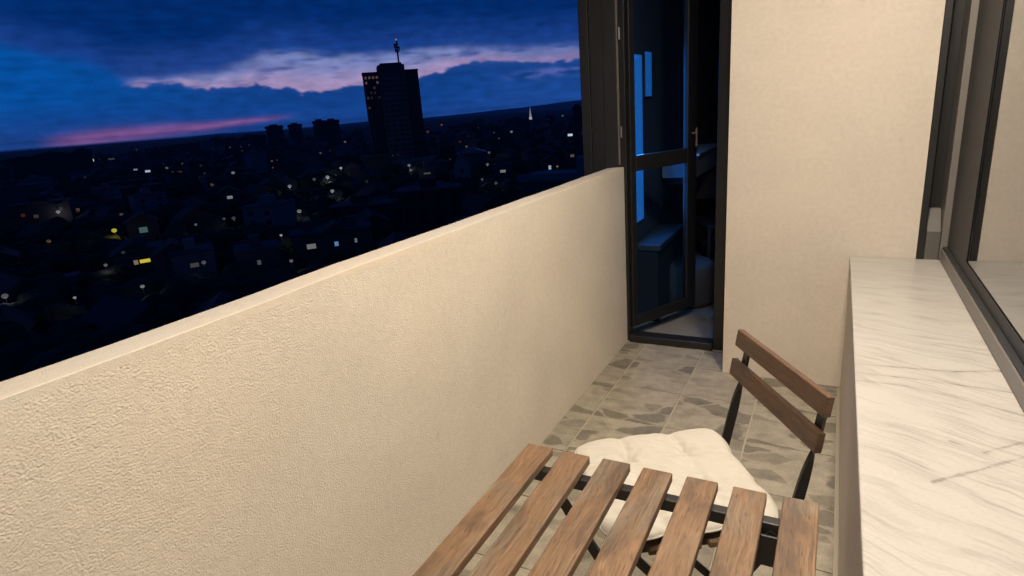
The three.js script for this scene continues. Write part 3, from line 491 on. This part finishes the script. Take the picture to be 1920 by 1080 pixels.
for (const [px, py, w, d, label, kind] of SKY) {
  const p = atDist(px, py, d), g0 = groundAt(p.x, p.z), t = base('skyline_building', [p.x, g0, p.z], toward(p)); tag(t, label, 'building');
  const W = w * d / 1131, h = max(6, p.y - g0); spots.push([p.x, p.z, W / 2 + 8]);
  if (kind) { house(t, W, 14, h - min(5, W * 0.12), C.dark, false); t.children[1].scale.y = min(5, W * 0.12); t.children[2].scale.y = 2; }
  else { put('wall', C.dark, t, -W / 2, W / 2, -4, h - 2.2, -8, 8); put('roof', C.flat, t, -W / 2 - 0.4, W / 2 + 0.4, h - 2.19, h - 1.6, -8.4, 8.4); put('roof_house', C.dark, t, -W * 0.28, W * 0.2, h - 1.59, h + 0.6, -4, 4); put('top_storey', C.dark, t, -W * 0.56, W * 0.55, h - 5.6, h - 2.9, -9, 8.9);
    for (let f = 0; f < 5; f++) for (let c = 0; c < 3; c++) { const x = (c - 1) * W * 0.28; put('window', C.win, t, x - W * 0.07, x + W * 0.07, h - 6 - f * 3.2, h - 4.4 - f * 3.2, 7.9, 8.08); } }
}
// ---- the lights: lamps on poles, lit windows and lit signs, each at its own spot
const lights = [];
const WHITE = L3(225, 235, 255), DIM = L3(200, 200, 205), WARM = L3(255, 215, 175), YEL = L3(245, 225, 70), GRN = L3(150, 205, 200), BLU = L3(130, 185, 255), RED = L3(255, 150, 130);
const poleG = metre(new THREE.CylinderGeometry(0.04, 0.07, 1, 8).translate(0, 0.5, 0)), headG = new THREE.SphereGeometry(0.5, 12, 8);
function streetLamp(px, py, size, rgb, k, label, group) {
  const [p, d] = hit(px, py, 8, 1300), g0 = groundAt(p.x, p.z), t = base('street_lamp', [p.x, g0, p.z], toward(p)); tag(t, label, 'street lamp', group);
  const h = p.y - g0, po = mesh('pole', poleG, C.pole, t); po.position.set(0, 0, -1.2); po.scale.set(1, h + 0.2, 1);
  put('arm', C.pole, t, -0.06, 0.06, h + 0.2, h + 0.3, -1.25, 0.2);
  const s = size * 0.95 * d / 1131, hd = mesh('lamp_head', headG, glow(rgb, k * 0.45), t); hd.position.y = h; hd.scale.set(s, s * 0.8, s);
  if (d < 420) { const l = new THREE.PointLight(new THREE.Color(...rgb), (rgb === YEL ? 6 : 15) * k * s * s, 0, 2); l.position.set(0, h - s * 0.5 - 0.25, 0); t.add(l); }
  lights.push([px, py, d]);
}
let flip = 0;
function litHouse(px, py, w, h, rgb, k, label, cat = 'house', wall = C.mid) {
  const [p, d] = hit(px, py, 5, 1300), g0 = groundAt(p.x, p.z), a = toward(p), W = max(9, w * d / 1131 * 1.4), wy = p.y - g0, ww = w * 0.78 * d / 1131, wh = h * 0.8 * d / 1131;
  const D = 9, t = base('lit_building', [p.x - sin(a) * D / 2, g0, p.z - cos(a) * D / 2], a); tag(t, label, cat);
  if (flip++ % 2) { house(t, W, D, wy + wh / 2 + 1.6, wall, false); } else block(t, W, D, wy + wh / 2 + 2.2, wall, 0, 0, false);
  put('lit_window', glow(rgb, k * 0.65), t, -ww / 2, ww / 2, wy - wh / 2, wy + wh / 2, D / 2 + 0.01, D / 2 + 0.06);
  put('window_frame', C.pole, t, -ww / 2 - 0.15, ww / 2 + 0.15, wy - wh / 2 - 0.15, wy + wh / 2 + 0.15, D / 2 - 0.05, D / 2 + 0.005);
  for (const s of [-1, 1]) put('window', C.win, t, s * W * 0.36 - 0.5, s * W * 0.36 + 0.5, wy - 4, wy - 2.4, D / 2 - 0.05, D / 2 + 0.05);
  lights.push([px, py, d]); spots.push([p.x, p.z, W * 0.6 + 3]);
}
litHouse(168, 301, 14, 5, WHITE, 0.95, 'building with a bright white lit sign under the far left skyline');
litHouse(104, 310, 13, 4, WARM, 0.22, 'building with a dim pinkish lit strip at the far left under the skyline');
litHouse(277, 321, 9, 4, WHITE, 0.85, 'building with a bright white window, right one of two close together at left');
litHouse(254, 318, 7, 3, DIM, 0.5, 'building with a small white window, left one of two close together at left');
litHouse(209, 298, 11, 3, DIM, 0.1, 'building with a very dim pale strip under the pink streak');
litHouse(431, 370, 11, 6, DIM, 0.5, 'house with a wide pale lit window between parapet and skyline, left of centre');
litHouse(943, 321, 13, 6, DIM, 0.42, 'building with a long pale lit window right of the tower above the parapet');
litHouse(1069, 253, 11, 5, WHITE, 1.1, 'building with a very bright white sign beside the pillar');
litHouse(664, 451, 14, 10, DIM, 0.3, 'house with a greyish lit window just above the parapet');
litHouse(631, 457, 9, 10, BLU, 0.6, 'house with a bluish white window just above the parapet');
litHouse(584, 462, 20, 11, DIM, 0.36, 'house with a broad pale lit porch just above the parapet');
litHouse(269, 431, 15, 11, GRN, 0.24, 'house with a greenish blurred window at left', 'house');
litHouse(365, 497, 17, 9, DIM, 0.12, 'house front with a large dim grey lit patch low at left', 'house', C.pale);
litHouse(331, 495, 6, 12, DIM, 0.22, 'house with a narrow dim window left of the grey lit patch');
litHouse(801, 325, 16, 4, DIM, 0.14, 'building with a faint slanted light strip right below the tower');
litHouse(1031, 314, 6, 9, WHITE, 0.6, 'house with a small upright white window near the pillar above the parapet');
litHouse(272, 489, 19, 7, YEL, 0.95, 'house with a bright long yellow window low at left');
litHouse(255, 492, 8, 9, WARM, 0.3, 'house with a small pinkish window beside the long yellow one');
litHouse(486, 492, 8, 10, DIM, 0.16, 'house with a dim tall window close above the parapet');
litHouse(1073, 292, 9, 6, WARM, 0.14, 'house with a dim warm window below the white sign by the pillar');
streetLamp(214, 432, 8, YEL, 1.0, 'yellow street lamp at left, above the long yellow window');
const LAMPS = [
  [437, 324, 6, DIM, 0.55, 'small white lamp in the dark left of the tower, alone below the twin blocks'], [543, 349, 6.5, DIM, 0.6, 'white lamp left of and below the twin blocks'], [589, 336, 6, DIM, 0.2, 'dim lamp left of the pair of white lamps'],
  [614, 332, 7, DIM, 0.75, 'upper of the pair of white lamps left of the tower foot'], [623, 358, 7, DIM, 0.7, 'lower of the pair of white lamps left of the tower foot'], [639, 315, 5, WHITE, 0.8, 'sharp white lamp above the pair of white lamps'],
  [561, 396, 8, DIM, 0.5, 'pale lamp below the pair of white lamps, halfway to the parapet'], [109, 397, 6, DIM, 0.6, 'lone white lamp in the dark at the far left'], [489, 257, 5, WARM, 0.6, 'tiny pinkish lamp on the skyline beside the wide low block'],
  [313, 315, 4, DIM, 0.4, 'tiny lamp right of the two bright white windows'], [198, 497, 6, DIM, 0.35, 'dim lamp low at left, beneath the yellow lamp'], [231, 473, 7, GRN, 0.12, 'faint greenish lamp between the yellow lamp and yellow window'],
  [267, 537, 7, DIM, 0.6, 'white lamp low at left close above the parapet'], [140, 558, 5, DIM, 0.8, 'small lamp beside the street at the lower left'], [367, 421, 5, DIM, 0.3, 'dim lamp right of the greenish window'],
  [91, 452, 6, WARM, 0.12, 'faint warm lamp at the far left'], [527, 441, 5, WHITE, 0.7, 'sharp small lamp left of the pale lit porch'], [472, 464, 8, DIM, 0.4, 'pale lamp between porch and grey lit patch'],
  [546, 489, 7, DIM, 0.35, 'lamp just above the parapet under the pale porch'], [438, 409, 7, DIM, 0.15, 'faint lamp under the wide pale window, right one of two'], [420, 410, 5, DIM, 0.18, 'faint lamp under the wide pale window, left one of two'],
  [601, 287, 4, DIM, 0.25, 'tiny lamp below the twin blocks'], [647, 266, 4, WARM, 0.3, 'tiny warm lamp between twin blocks and tower'], [382, 492, 8, DIM, 0.24, 'dim lamp at the right end of the grey lit patch'],
  [959, 247, 5, DIM, 0.6, 'white lamp right of the tower below the horizon'], [917, 286, 5, DIM, 0.3, 'dim lamp above the pale gabled house'], [914, 308, 6, DIM, 0.3, 'dim lamp right of the pale gabled house'],
  [930, 343, 7, DIM, 0.14, 'faint lamp above the parapet right of the pale gabled house'], [904, 336, 5, DIM, 0.22, 'small dim lamp at the foot of the pale gabled house'], [1045, 312, 4, WARM, 0.4, 'small pinkish lamp right of the upright white window'],
  [1088, 210, 5, WARM, 0.45, 'warm lamp on the skyline beside the pillar'], [1055, 217, 4, DIM, 0.3, 'tiny lamp on the hillside left of the pillar'], [828, 234, 4, RED, 0.35, 'tiny reddish lamp right of the tower at the horizon'],
  [802, 247, 6, RED, 0.14, 'faint reddish lamp touching the right edge of the tower'], [767, 310, 6, DIM, 0.5, 'upper of two lamps at the foot of the tower'], [770, 319, 5, DIM, 0.45, 'lower of two lamps at the foot of the tower'], [9, 555, 9, DIM, 0.3, 'faint lamp by the street at the left edge'],
];
for (const [x, y, s, c, k, l] of LAMPS) streetLamp(x, y, s, c, k, l, 'street lamps in the dark city');
{ // lit steeple right of the tower
  const d = 800, p = atDist(995, 224, d), g0 = groundAt(p.x, p.z), t = base('steeple', [p.x, g0, p.z], toward(p)); tag(t, 'slender floodlit steeple on the horizon right of the tower', 'steeple');
  const h = p.y - g0; put('shaft', C.pale, t, -2, 2, -4, h, -2, 2);
  put('lantern', glow(L3(235, 215, 215), 0.5), t, -1.7, 1.7, h + 0.01, h + 3.2, -1.7, 1.7);
  const sp = mesh('spire', metre(new THREE.ConeGeometry(1.5, 12, 8).translate(0, h + 9.3, 0)), glow(L3(205, 200, 220), 0.32), t); lights.push([995, 215, d]); spots.push([p.x, p.z, 10]);
}
{ // pale gabled house and the blue roofed building above it
  const [p, d] = hit(870, 352, 0), g0 = groundAt(p.x, p.z), t = base('gabled_house', [p.x, g0, p.z], toward(p)); tag(t, 'pale tall gabled house in the dusk right of the tower', 'house');
  const W = 30 * d / 1131, h = atDist(870, 312, d).y - g0; put('wall', C.conc, t, -W / 2, W / 2, -3, h, -14, 0);
  const g = mesh('gable_wall', gable, C.conc, t); g.position.set(0, h + 0.01, -0.4); g.scale.set(W, W * 0.75, 0.7);
  const r = mesh('roof', gable, C.roof, t); r.position.set(0, h + 0.02, -7.6); r.scale.set(W * 1.08, W * 0.82, 13.4);
  for (const [x, y] of [[-0.22, 0.35], [0.2, 0.35], [-0.02, 0.72]]) put('window', C.win, t, x * W - 0.6, x * W + 0.6, h * y, h * y + 1.7, -0.05, 0.05);
  spots.push([p.x, p.z, W]); lights.push([870, 320, d]);
  const q = atDist(885, 287, d + 90), b = base('blue_roofed_building', [q.x, groundAt(q.x, q.z), q.z], toward(q)); tag(b, 'low building with a bluish metal roof behind the pale gabled house', 'building');
  const hq = q.y - groundAt(q.x, q.z); put('wall', C.mid, b, -9, 9, -3, hq, -12, 0); const rr = mesh('roof', gable, std([0.2, 0.24, 0.3], { roughness: 0.35 }), b); rr.position.set(0, hq + 0.01, -6); rr.scale.set(19, 3.2, 12.8); spots.push([q.x, q.z, 14]);
}
{ // flat roof next door, just over the parapet beside the pillar
  const p = atDist(1062, 331, 78), t = base('flat_roofed_building', [p.x, groundAt(p.x, p.z), p.z], 0.2); tag(t, 'grey flat roofed building close behind the parapet beside the pillar', 'building');
  const h = p.y - groundAt(p.x, p.z); put('wall', C.mid, t, -5, 12, -3, h, -6, 4); put('roof', C.conc, t, -5.3, 12.3, h + 0.01, h + 0.25, -6.3, 4.3); put('parapet', C.conc, t, -5.3, 12.3, h + 0.26, h + 0.9, 4.05, 4.3); put('roof_house', C.conc, t, 1, 6, h + 0.26, h + 2.2, -5, -2); spots.push([p.x, p.z, 16]); lights.push([1062, 328, 78]);
}
{ // street at the lower left with the pale kiosk at its end
  const A = hit(-120, 640, 0)[0], B = hit(60, 562, 0)[0], D = hit(150, 520, 0)[0], E2 = hit(310, 470, 0)[0];
  const cv = new THREE.CatmullRomCurve3([A, B, D, E2]), pos = [], idx = [];
  for (let i = 0; i <= 40; i++) { const c = cv.getPoint(i / 40), d = cv.getTangent(i / 40), n = new THREE.Vector3(-d.z, 0, d.x).normalize(); for (const s of [-4, 4]) { const v = c.clone().addScaledVector(n, s); pos.push(v.x, groundAt(v.x, v.z) + 0.12, v.z); } if (i) { const k = i * 2; idx.push(k - 2, k - 1, k, k - 1, k + 1, k); } }
  const g = new THREE.BufferGeometry(); g.setAttribute('position', new THREE.Float32BufferAttribute(pos, 3)); g.setIndex(idx); g.computeVertexNormals(); metre(g); tag(mesh('street', g, std([0.3, 0.29, 0.29])), '', '', '', 'structure');
  const [p] = hit(126, 548, 0), k = base('kiosk', [p.x, groundAt(p.x, p.z), p.z], toward(p)); tag(k, 'pale flat kiosk beside the street at the lower left', 'kiosk');
  put('wall', C.conc, k, -3.2, 3.2, -1, 3.2, -4, 0); put('roof', C.pale, k, -3.6, 3.6, 3.21, 3.5, -4.4, 0.6); put('door', C.win, k, -0.6, 0.6, 0, 2.2, -0.05, 0.05); spots.push([p.x, p.z, 8]); lights.push([126, 545, hypot(p.x, p.z)]);
}
// ---- unlit houses and blocks between the lights
{
  const R = rng(77), kinds = [['city_house', 'unlit house with a pitched roof among the dark rooftops of the city', 'house'], ['city_block', 'unlit flat roofed apartment block in the dark city', 'apartment block']];
  const faint = [glow(WARM, 0.04), glow(DIM, 0.06), glow(WARM, 0.07), glow(RED, 0.035), glow(DIM, 0.03)];
  const v = new THREE.Vector3(); let made = 0;
  for (let tries = 0; tries < 12000 && made < 296; tries++) {
    const az = mix(14, 78, R()) * PI / 180, d = 105 * pow(13, pow(R(), 0.8)), x = -sin(az) * d, z = -cos(az) * d, k = R() < 0.55 ? 0 : 1, w = k ? 10 + R() * 12 : 7 + R() * 4, dp = 9 + R() * 6, h = k ? 9 + floor(R() * 4) * 3 : 4.5 + R() * 3.5, far = d > 300;
    const y0 = groundAt(x, z), topY = y0 + h + (k ? 3 : 4);
    if ((topY - 1.4) / d > (d > 650 ? 0.0042 : 0.0005)) continue;
    if (spots.some(([a, b, r]) => hypot(a - x, b - z) < r + w * 0.6)) continue;
    v.set(x, topY, z).project(camera); const sx = (v.x + 1) * 960, sy = (1 - v.y) * 540; v.set(x, y0, z).project(camera); const sy2 = (1 - v.y) * 540, half = w * 0.75 * 1131 / d;
    if (sx < -60 || sx > 1130) continue;
    if (lights.some(([a, b, ld]) => ld > d - 8 && abs(a - sx) < half + 10 && b > sy - 7 && b < sy2 + 8)) continue;
    const a = toward({ x, z }) + (R() - 0.5) * 1.2, t = base(kinds[k][0], [x, y0, z], a); tag(t, kinds[k][1], kinds[k][2], k ? 'unlit apartment blocks of the dark city' : 'unlit houses of the dark city');
    const wall = [C.dark, C.dark, C.mid, C.pale][floor(R() * 4)];
    if (k) block(t, w, dp, h, wall, floor(h / 3), floor(w / 4), !far); else house(t, w, dp, h, wall, !far);
    if (R() < 0.5) for (let q = 0, n = 1 + floor(R() * 3); q < n; q++) { const wx = (R() - 0.5) * w * 0.8, wy = 1.5 + R() * (h - 3.2), ws = 0.5 + R() * 0.4; put('lit_window', faint[floor(R() * 5)], t, wx - ws, wx + ws, wy, wy + 1.3, dp / 2 + 0.045, dp / 2 + 0.08); }
    spots.push([x, z, w * 0.55]); made++;
  }
  // tree canopy between the houses: one dark mass
  const leafG = (() => { const g = new THREE.IcosahedronGeometry(1, 2), q = g.attributes.position; for (let i = 0; i < q.count; i++) { const p = new THREE.Vector3().fromBufferAttribute(q, i), n = 1 + 0.35 * noise(p.x * 3 + p.z * 2, p.y * 3 + p.z, 99, 99, 5); q.setXYZ(i, p.x * n, p.y * n * 0.85, p.z * n); } g.computeVertexNormals(); return g; })();
  const mats = []; const o = new THREE.Object3D();
  for (let i = 0; i < 14000 && mats.length < 3600; i++) {
    const az = mix(12, 80, R()) * PI / 180, d = 48 * pow(26, R()), x = -sin(az) * d, z = -cos(az) * d, s = 1.6 + R() * 2.6, y = groundAt(x, z) + s * 0.6 + R() * 2.5;
    if (spots.some(([a, b, r]) => hypot(a - x, b - z) < r + 1)) continue;
    v.set(x, y + s, z).project(camera); const sx = (v.x + 1) * 960, sy = (1 - v.y) * 540; if (lights.some(([a, b, ld]) => ld > d - 4 && abs(a - sx) < s * 1131 / d + 9 && b > sy - 6 && b < sy + 2 * s * 1131 / d + 10)) continue;
    o.position.set(x, y, z); o.scale.set(s * 1.1, s, s * 1.1); o.rotation.set(R() * 0.4, R() * 6, R() * 0.4); o.updateMatrix(); mats.push(o.matrix.clone());
  }
  const im = new THREE.InstancedMesh(leafG, C.leaf, mats.length); mats.forEach((m, i) => im.setMatrixAt(i, m)); im.name = 'tree_cover'; tag(im, 'dark tree cover between the houses of the city', 'trees', '', 'stuff'); scene.add(im);
}
renderer.render(scene, camera);
